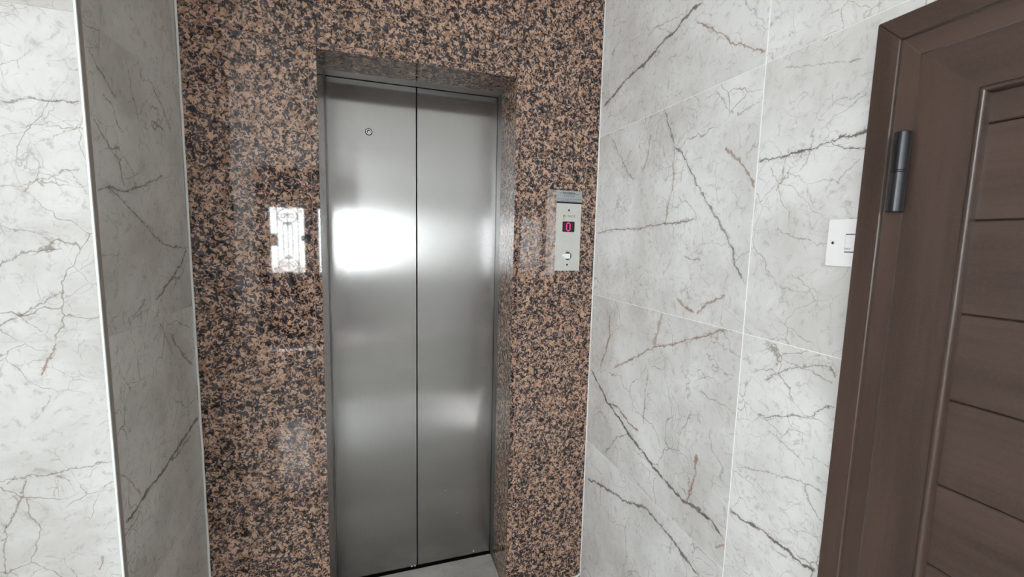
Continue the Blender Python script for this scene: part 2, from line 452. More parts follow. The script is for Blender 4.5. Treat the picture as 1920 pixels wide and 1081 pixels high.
def glass_mat():
    b = NB('clear window glass')
    tr = b.n('ShaderNodeBsdfTransparent')
    tr.inputs[0].default_value = (0.96, 0.98, 0.97, 1)
    gl = b.n('ShaderNodeBsdfGlossy')
    gl.inputs['Roughness'].default_value = 0.01
    fr = b.n('ShaderNodeFresnel')
    fr.inputs[0].default_value = 1.45
    mx = b.n('ShaderNodeMixShader')
    b.l(fr.outputs[0], mx.inputs[0])
    b.l(tr.outputs[0], mx.inputs[1])
    b.l(gl.outputs[0], mx.inputs[2])
    b.t.nodes.remove(b.bsdf)
    b.l(mx.outputs[0], b.out.inputs[0])
    return b.mat
M['glass'] = glass_mat()

# ------------------------------------------------------------------ mesh helpers
def obj(name, bm, mat, parent=None, kind=None, label=None, cat=None, group=None, smooth=False):
    me = bpy.data.meshes.new(name)
    bmesh.ops.recalc_face_normals(bm, faces=bm.faces[:])
    if smooth:
        for f in bm.faces: f.smooth = True
    bm.to_mesh(me)
    bm.free()
    me.materials.append(M[mat] if isinstance(mat, str) else mat)
    o = bpy.data.objects.new(name, me)
    COL.objects.link(o)
    if parent is not None:
        o.parent = parent
        o.matrix_parent_inverse = Matrix.Translation(-Vector(parent_loc(parent)))
    if kind: o['kind'] = kind
    if label: o['label'] = label
    if cat: o['category'] = cat
    if group: o['group'] = group
    return o

def parent_loc(p):
    loc = Vector((0, 0, 0))
    while p is not None:
        loc += p.location + (p.matrix_parent_inverse.translation if p.parent else Vector((0, 0, 0)))
        p = p.parent
    return loc

def root(name, loc, label, cat, kind=None, group=None):
    o = bpy.data.objects.new(name, None)
    o.empty_display_size = 0.05
    o.location = loc
    COL.objects.link(o)
    o['label'] = label
    o['category'] = cat
    if kind: o['kind'] = kind
    if group: o['group'] = group
    return o

def box(bm, x0, x1, y0, y1, z0, z1, bev=0.0):
    vs_ = [bm.verts.new((x, y, z)) for x in (x0, x1) for y in (y0, y1) for z in (z0, z1)]
    idx = ((0, 1, 3, 2), (4, 6, 7, 5), (0, 4, 5, 1), (2, 3, 7, 6), (0, 2, 6, 4), (1, 5, 7, 3))
    fs = [bm.faces.new([vs_[i] for i in f]) for f in idx]
    if bev:
        es = list({e for f in fs for e in f.edges})
        bmesh.ops.bevel(bm, geom=es, offset=bev, segments=2, affect='EDGES', profile=0.5)
    return bm

def B(*a, **k):
    return box(bmesh.new(), *a, **k)

def prism(pts, axis, a0, a1, bev=0.0):
    """polygon in the plane normal to axis, extruded from a0 to a1"""
    bm = bmesh.new()
    def p3(p, a):
        return {'X': (a, p[0], p[1]), 'Y': (p[0], a, p[1]), 'Z': (p[0], p[1], a)}[axis]
    lo = [bm.verts.new(p3(p, a0)) for p in pts]
    hi = [bm.verts.new(p3(p, a1)) for p in pts]
    bm.faces.new(lo)
    bm.faces.new(hi[::-1])
    n = len(pts)
    for i in range(n):
        bm.faces.new((lo[i], hi[i], hi[(i + 1) % n], lo[(i + 1) % n]))
    if bev:
        bmesh.ops.bevel(bm, geom=bm.edges[:], offset=bev, segments=1, affect='EDGES')
    return bm

def lathe(profile, axis, centre, n=32, bm=None):
    """profile = [(radius, along)], turned around axis through centre"""
    bm = bm or bmesh.new()
    rings = []
    for r, a in profile:
        ring = []
        for i in range(n):
            t = 2 * math.pi * i / n
            c, s = r * math.cos(t), r * math.sin(t)
            q = {'X': (a, c, s), 'Y': (c, a, s), 'Z': (c, s, a)}[axis]
            ring.append(bm.verts.new(Vector(q) + Vector(centre)))
        rings.append(ring)
    for A, Bq in zip(rings, rings[1:]):
        for i in range(n):
            bm.faces.new((A[i], A[(i + 1) % n], Bq[(i + 1) % n], Bq[i]))
    bm.faces.new(rings[0][::-1])
    bm.faces.new(rings[-1])
    return bm

def tube(bm, pts, r, n=6, closed=False):
    pts = [Vector(p) for p in pts]
    rings = []
    N = len(pts)
    for i, p in enumerate(pts):
        a = pts[(i - 1) % N] if (closed or i > 0) else p
        c = pts[(i + 1) % N] if (closed or i < N - 1) else p
        d = (c - a).normalized()
        u = d.cross(Vector((0, 1, 0)))
        u = u.normalized() if u.length > 1e-4 else Vector((1, 0, 0))
        w = d.cross(u).normalized()
        rings.append([bm.verts.new(p + r * (math.cos(2 * math.pi * k / n) * u + math.sin(2 * math.pi * k / n) * w)) for k in range(n)])
    pairs = list(zip(rings, rings[1:])) + ([(rings[-1], rings[0])] if closed else [])
    for A, Bq in pairs:
        for k in range(n):
            bm.faces.new((A[k], A[(k + 1) % n], Bq[(k + 1) % n], Bq[k]))
    if not closed:
        bm.faces.new(rings[0][::-1])
        bm.faces.new(rings[-1])
    return bm

def rounded_rect(cx, cz, w, h, r, n=5):
    pts = []
    for sx_, sz_, a0 in ((1, 1, 0), (-1, 1, 90), (-1, -1, 180), (1, -1, 270)):
        for k in range(n + 1):
            a = math.radians(a0 + 90 * k / n)
            pts.append((cx + sx_ * (w / 2 - r) + r * math.cos(a), cz + sz_ * (h / 2 - r) + r * math.sin(a)))
    return pts

def text_obj(name, s, size, loc, rot, mat, parent, width=None, bold=0.0, label=None):
    cu = bpy.data.curves.new(name + '_curve', 'FONT')
    cu.body = s
    cu.size = size
    cu.align_x = 'CENTER'
    cu.align_y = 'CENTER'
    cu.extrude = 0.00012
    cu.offset = bold
    tmp = bpy.data.objects.new(name + '_tmp', cu)
    COL.objects.link(tmp)
    bpy.context.view_layer.update()
    me = bpy.data.meshes.new_from_object(tmp.evaluated_get(bpy.context.evaluated_depsgraph_get()))
    bpy.data.objects.remove(tmp)
    me.name = name
    xs = [v.co.x for v in me.vertices]
    f = (width / (max(xs) - min(xs))) if width else 1.0
    me.transform(Matrix.Translation(Vector(loc)) @ rot.to_4x4() @ Matrix.Diagonal((f, 1, 1, 1)))
    me.materials.clear()
    me.materials.append(M[mat])
    o = bpy.data.objects.new(name, me)
    COL.objects.link(o)
    o.parent = parent
    o.matrix_parent_inverse = Matrix.Translation(-parent_loc(parent))
    if label: o['label'] = label
    return o
FACE_NEG_Y = Matrix(((1, 0, 0), (0, 0, -1), (0, 1, 0)))                  # text read from -Y
FACE_NEG_X = Matrix(((0, 0, -1), (-1, 0, 0), (0, 1, 0)))                 # text read from -X

# ------------------------------------------------------------------ layout
GY = 1.6                       # granite face
XL, XR = -0.1762, 0.5186       # lift opening
ZT = 2.0872                    # opening top (front edge)
ZT2 = 2.0946                   # opening top where the steel lining starts
FY, DY = 1.8035, 1.8712        # end of granite reveal, face of lift doors
PX, PY = -0.5609, 1.1287       # pier corner
RX = 0.8763                    # right wall face
ZF = -0.0465                  # floor level
T = 0.004                      # tile thickness

# floor
FE = 1.8600                    # edge of the threshold tile in front of the lift doors
floor = obj('floor', B(X_SIDE, 1.05, Y_IN, 2.0, -0.16, ZF - 0.0115), 'grout', kind='structure', label='pale grey grout bed under the marble look floor tiles', cat='floor')
obj('tile', B(XL + 0.006, 0.5122, 1.20, FE, ZF - 0.0108, ZF, bev=0.0012), 'floor_marble', floor)
xs = [X_SIDE + 0.004, -2.96, -2.355, -1.75, -1.145, -0.54, 0.066, 0.6715, 0.872]
ys = [Y_IN + 0.004, -2.4, -1.8, -1.2, -0.6, 0.0, 0.6, 1.196]
for i in range(len(xs) - 1):
    for j in range(len(ys) - 1):
        y1 = ys[j + 1] - 0.0015
        if xs[i] < -0.6: y1 = min(y1, 1.12)
        obj('tile', B(xs[i] + 0.0015, xs[i + 1] - 0.0015, ys[j] + 0.0015, y1, ZF - 0.0108, ZF), 'floor_marble', floor)
obj('tile', B(PX + 0.006, XL + 0.003, 1.2, GY - 0.004, ZF - 0.0108, ZF), 'floor_marble', floor)
obj('tile', B(0.5186, RX - 0.006, 1.2, GY - 0.004, ZF - 0.0108, ZF), 'floor_marble', floor)
obj('grout_bed', B(X_SIDE, 0.8763, Y_IN, FE - 0.001, ZF - 0.0112, ZF - 0.0024), 'grout', floor)

# ceiling
obj('ceiling', B(X_SIDE - 0.1, 1.05, Y_IN - 0.2, 2.0, Z_CEIL, Z_CEIL + 0.1), 'plaster', kind='structure', label='flat white plaster ceiling above the lobby', cat='ceiling')

# granite wall around the lift
bm = bmesh.new()
box(bm, PX - 0.02, XL - 0.01, GY + 0.0008, 1.93, -0.11, Z_CEIL)
box(bm, XR + 0.01, 1.03, GY + 0.0008, 1.93, -0.11, Z_CEIL)
box(bm, XL - 0.01, XR + 0.01, GY + 0.0008, 1.93, ZT2 + 0.008, Z_CEIL)
box(bm, PX - 0.02, 1.03, 1.93, 2.0, -0.11, Z_CEIL)  # added unseen back sheet, keeps outside light from leaking round the lift doors
wall_back = obj('wall_back', bm, 'joint_brown', kind='structure', label='lift wall clad in polished pink and black speckled granite', cat='wall')
J = 0.0009
jl, jr = -0.2005, 0.5395      # joints beside the reveal slabs
zj = 2.1055
obj('granite_slab', B(PX + 0.0015, jl - J, GY, GY + 0.03, ZF + 0.002, zj - J, bev=0.0006), 'granite', wall_back)
obj('granite_slab', B(jr + J, RX - 0.0015, GY, GY + 0.03, ZF + 0.002, zj + 0.0025 - J, bev=0.0006), 'granite_strip', wall_back)
obj('granite_slab', B(PX + 0.0015, RX - 0.0015, GY, GY + 0.03, zj + 0.0015, Z_CEIL, bev=0.0006), 'granite', wall_back)
# reveal slabs
obj('reveal_slab', B(jl + J, XL, GY, FY, ZF, zj - 0.0005, bev=0.0008), 'granite', wall_back)
obj('reveal_slab', B(XR, jr - J, GY, FY, ZF, zj - 0.0005, bev=0.0008), 'granite', wall_back)
def lintel(x0, x1):
    return prism([(GY, ZT), (FY, ZT2), (FY, ZT2 + 0.02), (GY, zj + 0.0005)], 'X', x0, x1)
obj('lintel_slab', lintel(XL + 0.0003, 0.1525), 'granite', wall_back)
obj('lintel_slab', lintel(0.1535, XR - 0.0003), 'granite', wall_back)
# corner sealing beads
def bead(x, y, r, z0, z1, jit, seed):
    rr = random.Random(seed)
    bm = bmesh.new()
    n = 60
    pts = [(x + rr.uniform(-jit, jit), y, z0 + (z1 - z0) * i / n) for i in range(n + 1)]
    return tube(bm, pts, r, 6)
obj('sealing_bead', bead(PX + 0.0035, GY - 0.002, 0.0038, ZF, Z_CEIL, 0.0006, 1), 'grout_white', wall_back, smooth=True)
obj('sealing_bead', bead(RX - 0.0025, GY - 0.002, 0.0030, ZF, Z_CEIL, 0.0004, 2), 'grout_white', wall_back, smooth=True)
obj('sealing_bead', tube(bmesh.new(), [(0.54 + (RX - 0.545) * i / 24, GY - 0.003, ZF + 0.003 + 0.020 * (i / 24) ** 14) for i in range(25)], 0.0055, 6), 'grout_white', wall_back, smooth=True)

# right wall
DO0, DO1 = -0.33, 0.565       # hole for the brown door casing
ZD = 1.868
bm = bmesh.new()
box(bm, RX + 0.0007, 1.03, DO1, GY + 0.03, -0.11, Z_CEIL)
box(bm, RX + 0.0007, 1.03, DO0, DO1, ZD, Z_CEIL)
box(bm, RX + 0.0007, 1.03, Y_IN, DO0, -0.11, Z_CEIL)
wall_right = obj('wall_right', bm, 'grout_light', kind='structure', label='right wall of glossy pale grey marble look tiles with brown veins', cat='wall')
G = 0.0007
GV = 0.0015
ZR = [ZF, 0.6163, 1.2593, 1.9022, 2.5452, Z_CEIL]
JY = 0.8209
def clip_veins(V, a0, a1, z0, z1, m=0.03):
    out = []
    for v in V:
        a = sum(p[0] for p in v[0]) / len(v[0])
        z = sum(p[1] for p in v[0]) / len(v[0])
        if a0 - m <= a <= a1 + m and z0 - m <= z <= z1 + m:
            out.append(v)
        elif any(a0 < p[0] < a1 and z0 < p[1] < z1 for p in v[0]) and len(v[0]) > 6:
            out.append(v)
    return out
for k in range(5):
    z0, z1 = ZR[k] + G, ZR[k + 1] - G
    V = clip_veins(VEINS_RIGHT, JY, GY, z0, z1)
    mt = marble('marble tile right %d a' % k, V) if V else 'marble_plain'
    obj('tile', B(RX, RX + T, JY + GV, GY - 0.0008, z0, z1, bev=0.0005), mt, wall_right)
    V = clip_veins(VEINS_RIGHT, 0.45, JY, z0, z1)
    mt = marble('marble tile right %d b' % k, V) if V else 'marble_plain'
    if z1 < ZD:
        poly = [(DO1, z0), (JY - GV, z0), (JY - GV, z1), (DO1, z1)]
    elif z0 < ZD:
        poly = [(DO1, z0), (JY - GV, z0), (JY - GV, z1), (-0.379, z1), (-0.379, z0), (DO0, z0), (DO0, ZD), (DO1, ZD)]
    else:
        poly = [(-0.379, z0), (JY - GV, z0), (JY - GV, z1), (-0.379, z1)]
    obj('tile', prism(poly, 'X', RX, RX + T), mt, wall_right)
    for y1 in (-0.379, -1.579):
        y0 = max(y1 - 1.2, Y_IN)
        obj('tile', B(RX, RX + T, y0 + G, y1 - G, z0, z1), 'marble_plain', wall_right)

# left pier
bm = bmesh.new()
box(bm, X_SIDE - 0.1, PX - 0.0007, PY + 0.0007, 1.93, -0.11, Z_CEIL)
wall_left = obj('wall_left', bm, 'grout', kind='structure', label='projecting left wall with bright front face and shaded side of marble look tiles', cat='wall')
ZS = [ZF, 0.583, 1.2455, 1.908, 2.5705, Z_CEIL]
for k in range(5):
    z0, z1 = ZS[k] + G, ZS[k + 1] - G
    V = clip_veins(VEINS_PIER_SIDE, PY, GY, z0, z1)
    mt = marble('marble tile pier side %d' % k, V) if V else 'marble_plain'
    obj('tile', B(PX - T, PX, PY + 0.0147, GY + 0.02, z0, z1, bev=0.0005), mt, wall_left)
    V = clip_veins(VEINS_PIER_FRONT, -0.9, PX, z0, z1)
    mt = marble('marble tile pier front %d' % k, V, axis='X') if V else 'marble_plain'
    obj('tile', B(-1.757, PX - 0.0048, PY, PY + T, z0, z1, bev=0.0005), mt, wall_left)
    obj('tile', B(X_SIDE, -1.7594, PY, PY + T, z0, z1, bev=0.0005), 'marble_plain', wall_left)
# edge trim: white nose on the front, grey leg along the side
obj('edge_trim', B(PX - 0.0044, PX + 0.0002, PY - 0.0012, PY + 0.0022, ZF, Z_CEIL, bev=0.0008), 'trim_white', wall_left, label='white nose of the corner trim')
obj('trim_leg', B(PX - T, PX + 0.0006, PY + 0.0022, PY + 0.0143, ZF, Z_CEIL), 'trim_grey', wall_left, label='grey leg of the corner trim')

# unseen lobby enclosure (lights the view and shows in the reflections)
WY0, WY1, WZ0, WZ1 = -2.8, -0.9, 1.25, 2.62  # opening of the added side window, sized for the fill it gives
bm = bmesh.new()
box(bm, X_SIDE - 0.1, X_SIDE, Y_IN - 0.2, WY0, -0.11, Z_CEIL)
box(bm, X_SIDE - 0.1, X_SIDE, WY1, PY + 0.05, -0.11, Z_CEIL)
box(bm, X_SIDE - 0.1, X_SIDE, WY0, WY1, -0.11, WZ0)
box(bm, X_SIDE - 0.1, X_SIDE, WY0, WY1, WZ1, Z_CEIL)
obj('wall_side', bm, 'plaster', kind='structure', label='plain white plaster wall at the far left of the lobby', cat='wall')

DX0, DX1 = -1.44, -0.17       # entrance door
SX0, SX1 = -2.50, -1.90        # added unseen window, lets in fill light from the left
bm = bmesh.new()
yw0, yw1 = Y_IN - 0.2, Y_IN
box(bm, X_SIDE - 0.1, SX0, yw0, yw1, -0.11, Z_CEIL)
box(bm, SX1, DX0, yw0, yw1, -0.11, Z_CEIL)
box(bm, DX1, 1.03, yw0, yw1, -0.11, Z_CEIL)
box(bm, DX0, DX1, yw0, yw1, 2.35, Z_CEIL)
box(bm, SX0, SX1, yw0, yw1, 2.60, Z_CEIL)
box(bm, SX0, SX1, yw0, yw1, -0.11, 1.50)
obj('wall_front', bm, 'plaster', kind='structure', label='white entrance wall behind the viewer', cat='wall')
obj('ground', B(-14, 14, -22, Y_IN - 0.2, -0.2, -0.06), 'paving', kind='structure', label='pale paving outside the entrance', cat='ground')

# ------------------------------------------------------------------ lift doors
d1 = root('door_1', (0.171, DY, ZF), 'brushed stainless steel lift doors, two narrow leaves in a granite reveal', 'door', 'structure')
SEAM = 0.1700
zb, zt = -0.0405, 2.13
obj('door_panel', B(XL - 0.015, SEAM - 0.0024, DY, DY + 0.03, zb, zt, bev=0.0012), 'steel', d1, label='left steel leaf with the round lock')
obj('door_panel', B(SEAM + 0.0024, XR + 0.015, DY, DY + 0.03, zb, zt, bev=0.0012), 'steel', d1, label='right steel leaf without a lock')
obj('seam_gap', B(SEAM - 0.0022, SEAM + 0.0022, DY + 0.012, DY + 0.028, zb, zt), 'black', d1)
obj('jamb_lining', B(XL - 0.014, XL + 0.0004, FY + 0.0035, DY - 0.007, ZF, ZT2 + 0.01), 'steel_jamb', d1)
obj('jamb_lining', B(XR - 0.0004, XR + 0.014, FY + 0.001, DY - 0.007, ZF, ZT2 + 0.01), 'steel_jamb', d1)
obj('header_lining', B(XL, XR, FY + 0.001, DY - 0.007, ZT2 + 0.0002, ZT2 + 0.014), 'steel_jamb', d1)
obj('gap_shadow', B(XL - 0.002, XR + 0.002, DY - 0.0068, DY - 0.0002, ZT2 + 0.004, ZT2 + 0.02), 'black', d1)
obj('gap_shadow', B(XR + 0.003, XR + 0.02, DY - 0.0068, DY - 0.0002, zb, ZT2), 'black', d1)
obj('gap_shadow', B(XL - 0.016, XL - 0.0005, FY + 0.0002, FY + 0.0034, ZF, ZT2), 'black', d1)
obj('sill_track', B(XL - 0.01, XR + 0.01, FE + 0.0008, 1.925, -0.075, -0.056), 'black', d1)
# lock rosette on the left leaf
LX, LZ = -0.0186, 1.8995
obj('lock_groove', lathe([(0.0142, 0.0), (0.0142, -0.0004), (0.0118, -0.0004)], 'Y', (LX, DY, LZ), 40), 'black', d1)
lk = obj('lock_ring', lathe([(0.0121, -0.0002), (0.0121, -0.0022), (0.0108, -0.0036), (0.0078, -0.0036), (0.0070, -0.0016)], 'Y', (LX, DY, LZ), 40), 'chrome', d1)
obj('lock_bore', lathe([(0.0069, 0.0), (0.0069, -0.0018), (0.0050, -0.0018)], 'Y', (LX, DY, LZ), 32), 'black', lk)
obj('lock_core', prism(rounded_rect(LX + 0.0010, LZ - 0.0012, 0.0092, 0.0092, 0.002), 'Y', DY - 0.0030, DY - 0.001), 'chrome', lk)
for x, z, r in ((0.4379, -0.0245, 0.0045), (0.1448, -0.0385, 0.0042), (0.1592, -0.0385, 0.004), (0.2987, 0.3108, 0.0022), (0.356, 0.19, 0.0014)):
    obj('paint_speck', lathe([(r, 0.0), (r * 0.85, -0.0008), (r * 0.4, -0.0014)], 'Y', (x, DY, z), 10), 'paint_speck', d1)

# ------------------------------------------------------------------ landing call panel
px0, px1, pz0, pz1 = 0.6958, 0.8050, 1.3600, 1.6312
FYP = GY - 0.0032
cp = root('call_panel', (0.7504, GY, 1.36), 'satin steel lift call panel with red floor display on the granite', 'call panel')
obj('face_plate', B(px0, px1, FYP, GY + 0.0004, pz0, pz1, bev=0.0006), 'steel_plate', cp)
dp = obj('display_window', prism(rounded_rect(0.7499, 1.5385, 0.0535, 0.0425, 0.005), 'Y', FYP - 0.0008, FYP + 0.0004), 'black_plastic', cp)
bm = bmesh.new()
sp = 0.0042
dots = []
for r in range(8):
    if 1 <= r <= 6: dots += [(-1.75, r), (1.75, r)]
dots += [(-0.85, 0.15), (0, -0.1), (0.85, 0.15), (-0.85, 6.85), (0, 7.1), (0.85, 6.85)]
for cxd, rz in dots:
    lathe([(0.0022, 0.0), (0.0022, -0.0004), (0.0017, -0.0007)], 'Y', (0.7489 + cxd * sp, FYP - 0.0008, 1.5382 + (3.5 - rz) * sp * 1.03), 12, bm)
obj('digit', bm, 'led', dp, label='glowing pink red dot matrix zero')
bt = obj('button_ring', lathe([(0.0215, 0.0), (0.0215, -0.0012), (0.0190, -0.0024), (0.0166, -0.0024), (0.0162, -0.0006)], 'Y', (0.7498, FYP, 1.4202), 40), 'chrome', cp, label='chrome ring around the call button')
obj('button_well', lathe([(0.0163, 0.0), (0.0163, -0.0010), (0.010, -0.0010)], 'Y', (0.7498, FYP, 1.4202), 40), 'screw_dark', bt)
obj('button_cap', prism(rounded_rect(0.7478, 1.4198, 0.0255, 0.0205, 0.003), 'Y', FYP - 0.0042, FYP - 0.0008), 'button_face', bt)
for z in (1.6045, 1.3841):
    s_ = obj('screw', lathe([(0.0042, 0.0), (0.0042, -0.0005), (0.0030, -0.0012)], 'Y', (0.7496, FYP, z), 16), 'screw_dark', cp)
    obj('screw_slot', B(0.7490, 0.7502, FYP - 0.0014, FYP - 0.0008, z - 0.0026, z + 0.0026), 'black', s_)
text_obj('lettering', 'RALOE', 0.0128, (0.7615, FYP - 0.00012, 1.5813), FACE_NEG_Y, 'grey_print', cp, width=0.034)
bm = bmesh.new()
def arc_band(bm, cx, cz, r0, r1, a0, a1, y0, y1, n=16):
    P0 = []
    for i in range(n + 1):
        a = math.radians(a0 + (a1 - a0) * i / n)
        P0.append((math.cos(a), math.sin(a)))
    lo = [[bm.verts.new((cx + r * c, y, cz + r * s)) for c, s in P0] for r in (r0, r1) for y in (y0, y1)]
    for A, Bq in ((0, 1), (1, 3), (3, 2), (2, 0)):
        for i in range(n):
            bm.faces.new((lo[A][i], lo[A][i + 1], lo[Bq][i + 1], lo[Bq][i]))
    for i in (0, n):
        bm.faces.new((lo[0][i], lo[1][i], lo[3][i], lo[2][i]))
    return bm
obj('emblem_arc', arc_band(bm, 0.7315, 1.5815, 0.0042, 0.0080, -75, 105, FYP - 0.0004, FYP + 0.0002), 'yellow_print', cp, label='pale yellow arc of the emblem')
bm = arc_band(bmesh.new(), 0.7300, 1.5800, 0.0030, 0.0056, 10, 190, FYP - 0.0004, FYP + 0.0002)
prismpts = [(0.7246, 1.580), (0.7270, 1.580), (0.7300, 1.568), (0.7285, 1.566)]
lo = [bm.verts.new((x, FYP - 0.0004, z)) for x, z in prismpts]
hi = [bm.verts.new((x, FYP + 0.0002, z)) for x, z in prismpts]
bm.faces.new(lo); bm.faces.new(hi[::-1])
for i in range(4): bm.faces.new((lo[i], hi[i], hi[(i + 1) % 4], lo[(i + 1) % 4]))
obj('emblem_stroke', bm, 'grey_print', cp, label='grey hook of the emblem')
obj('emblem_dot', lathe([(0.0018, 0.0), (0.0018, -0.0003)], 'Y', (0.7322, FYP, 1.5792), 12), 'dark_print', cp)

pq = root('name_plate', (0.7500, GY, 1.632), 'small grey lift maker plaque with dark lettering directly above the call panel', 'plaque')
QY = GY - 0.0024
obj('plate', B(0.6940, 0.8050, QY, GY + 0.0004, 1.6318, 1.6822, bev=0.0005), 'plaque_metal', pq)
obj('plate_stripe', B(0.6942, 0.8048, QY - 0.0003, QY + 0.001, 1.6319, 1.6382), 'black', pq, label='black stripe along the lower edge')
text_obj('lettering', 'DOGEPA', 0.0118, (0.7480, QY - 0.00012, 1.6715), FACE_NEG_Y, 'dark_print', pq, width=0.056, bold=0.0003)
text_obj('lettering', 'ELEVATORS', 0.0070, (0.7490, QY - 0.00012, 1.6608), FACE_NEG_Y, 'dark_print', pq, width=0.045)
text_obj('lettering', 'TEL. +357 22 758 538 - FAX. +357 22 344 108', 0.0058, (0.7490, QY - 0.00012, 1.6482), FACE_NEG_Y, 'dark_print', pq, width=0.104)
text_obj('lettering', 'EMAIL: info@dogepaelevators.com', 0.0044, (0.7480, QY - 0.00012, 1.6416), FACE_NEG_Y, 'dark_print', pq, width=0.066)
for sgn, xx, zz in ((-1, 0.7080, 1.6720), (1, 0.7880, 1.6690)):
    bm = bmesh.new()
    lo = [bm.verts.new((xx + sgn * dx, QY - 0.0003, zz + dz)) for dx, dz in ((-0.007, 0.0012), (0.006, 0.0), (-0.007, -0.0012))]
    hi = [bm.verts.new((v.co.x, QY + 0.0002, v.co.z)) for v in lo]
    bm.faces.new(lo); bm.faces.new(hi[::-1])
    for i in range(3): bm.faces.new((lo[i], hi[i], hi[(i + 1) % 3], lo[(i + 1) % 3]))
    obj('wing', bm, 'dark_print', pq)

# ------------------------------------------------------------------ light switch on the right wall
sw = root('light_switch', (RX, 0.5836, 1.4418), 'white square wall switch half hidden behind the brown door casing', 'switch')
SX = RX - 0.008
obj('switch_plate', prism(rounded_rect(0.5836, 1.4874, 0.0912, 0.0912, 0.004), 'X', SX, RX + 0.0005), 'white_plastic', sw)
ro = obj('rocker', B(SX - 0.0022, SX + 0.001, 0.5735, 0.5937, 1.4705, 1.5030, bev=0.0008), 'white_plastic', sw)
obj('rocker_gap', B(SX - 0.0003, SX + 0.0005, 0.5725, 0.5947, 1.4688, 1.5046), 'screw_dark', sw)
text_obj('lettering', '20AX', 0.0050, (SX - 0.0023, 0.5880, 1.4762), FACE_NEG_X, 'grey_print', ro)
for y in (0.6181, 0.5491):
    s_ = obj('screw', lathe([(0.0030, 0.0), (0.0030, -0.0004), (0.0022, -0.0010)], 'X', (SX, y, 1.4873), 16), 'screw', sw)
    obj('screw_slot', B(SX - 0.0012, SX - 0.0006, y - 0.0004, y + 0.0004, 1.4853, 1.4893), 'black', s_)

# ------------------------------------------------------------------ brown door in the right wall
d2 = root('door_2', (0.87, 0.502, ZF), 'dark brown wooden door with level grooved boards and wide casing', 'door', 'structure')
XC, XS = 0.855, 0.862
CO, CI = 0.5700, 0.5318        # casing outer and inner edge
ZO, ZI = 1.8722, 1.8322
CO2, CI2 = -0.335, -0.297      # hinge-less side
def mitre(yo, yi, yo2, yi2, zo, zi, x0, x1, part, bev=0.0):
    """three mitred sides of a frame: far upright, head, near upright"""
    if part == 'far': p = [(yo, ZF), (yo, zo), (yi, zi), (yi, ZF)]
    elif part == 'head': p = [(yo, zo), (yo2, zo), (yi2, zi), (yi, zi)]
    else: p = [(yo2, ZF), (yi2, ZF), (yi2, zi), (yo2, zo)]
    return prism(p, 'X', x0, x1, bev)
cas = [obj('casing', mitre(CO, CI, CO2, CI2, ZO, ZI, XC, RX - 0.0002, p, 0.0016), 'wood_h' if p == 'head' else 'wood_v', d2) for p in ('far', 'head', 'near')]
GI = 0.5030                    # gap between fixed strip and leaf
for p in ('far', 'head', 'near'):
    obj('rebate_strip', mitre(CI - 0.0006, GI, CI2 + 0.0006, CI2 + 0.03, ZI - 0.0006, 1.7985, XS, XS + 0.03, p), 'wood_h' if p == 'head' else 'wood_v', d2)
LI = GI - 0.0018
ZL = 1.7985 - 0.0012
MI, ZM = 0.4225, 1.7205        # molding outer edge
LN, MN = CI2 + 0.0318, CI2 + 0.112
obj('leaf_stile', prism([(LI, 0.02), (LI, ZL), (MI, ZM), (MI, 0.02)], 'X', XS + 0.0002, XS + 0.03), 'wood_v', d2)
obj('leaf_stile', prism([(LN, 0.02), (MN, 0.02), (MN, ZM), (LN, ZL)], 'X', XS + 0.0002, XS + 0.03), 'wood_v', d2)
obj('leaf_rail', prism([(LI, ZL), (LN, ZL), (MN, ZM), (MI, ZM)], 'X', XS + 0.0002, XS + 0.03), 'wood_h', d2)
obj('leaf_rail', prism([(MI - 0.0008, 0.02), (MI - 0.0008, 0.20), (MN + 0.0008, 0.20), (MN + 0.0008, 0.02)], 'X', XS + 0.0002, XS + 0.03), 'wood_h', d2)
# pale filler showing in the mitre joint
def mitre_line(p0, p1, w):
    (ya, za), (yb, zb2) = p0, p1
    h = w * 0.5 / math.sqrt(2)
    return prism([(ya + h, za + h * 0 + h), (yb + h, zb2 + h), (yb - h, zb2 - h), (ya - h, za - h)], 'X', XS - 0.00015, XS + 0.002)
obj('mitre_filler', mitre_line((CI - 0.002, ZI - 0.002), (GI + 0.002, 1.8003), 0.0022), 'filler_pale', d2, label='pale filler line in the mitre joint')
obj('mitre_filler', mitre_line((LI - 0.003, ZL - 0.003), (0.462, 1.7595), 0.0017), 'filler_pale', d2, label='pale filler line in the mitre joint')
# rounded molding round the grooved field
prof = [(0.0, 0.0010), (0.0008, -0.0016), (0.0030, -0.0030), (0.0055, -0.0026), (0.0078, -0.0004), (0.0092, 0.0036), (0.0098, 0.0090), (0.0100, 0.0150)]
bm = bmesh.new()
rings = []
for dpt, dx in prof:
    y1, y0, z1, z0 = MI - dpt, MN + dpt, ZM - dpt, 0.20 + dpt
    rings.append([bm.verts.new((XS + dx, y, z)) for y, z in ((y1, z0), (y1, z1), (y0, z1), (y0, z0))])
for A, Bq in zip(rings, rings[1:]):
    for i in range(4):
        bm.faces.new((A[i], A[(i + 1) % 4], Bq[(i + 1) % 4], Bq[i]))
mo = obj('molding', bm, 'wood_v', d2)
for p in mo.data.polygons: p.use_smooth = True
mo.data.set_sharp_from_angle(angle=math.radians(50))
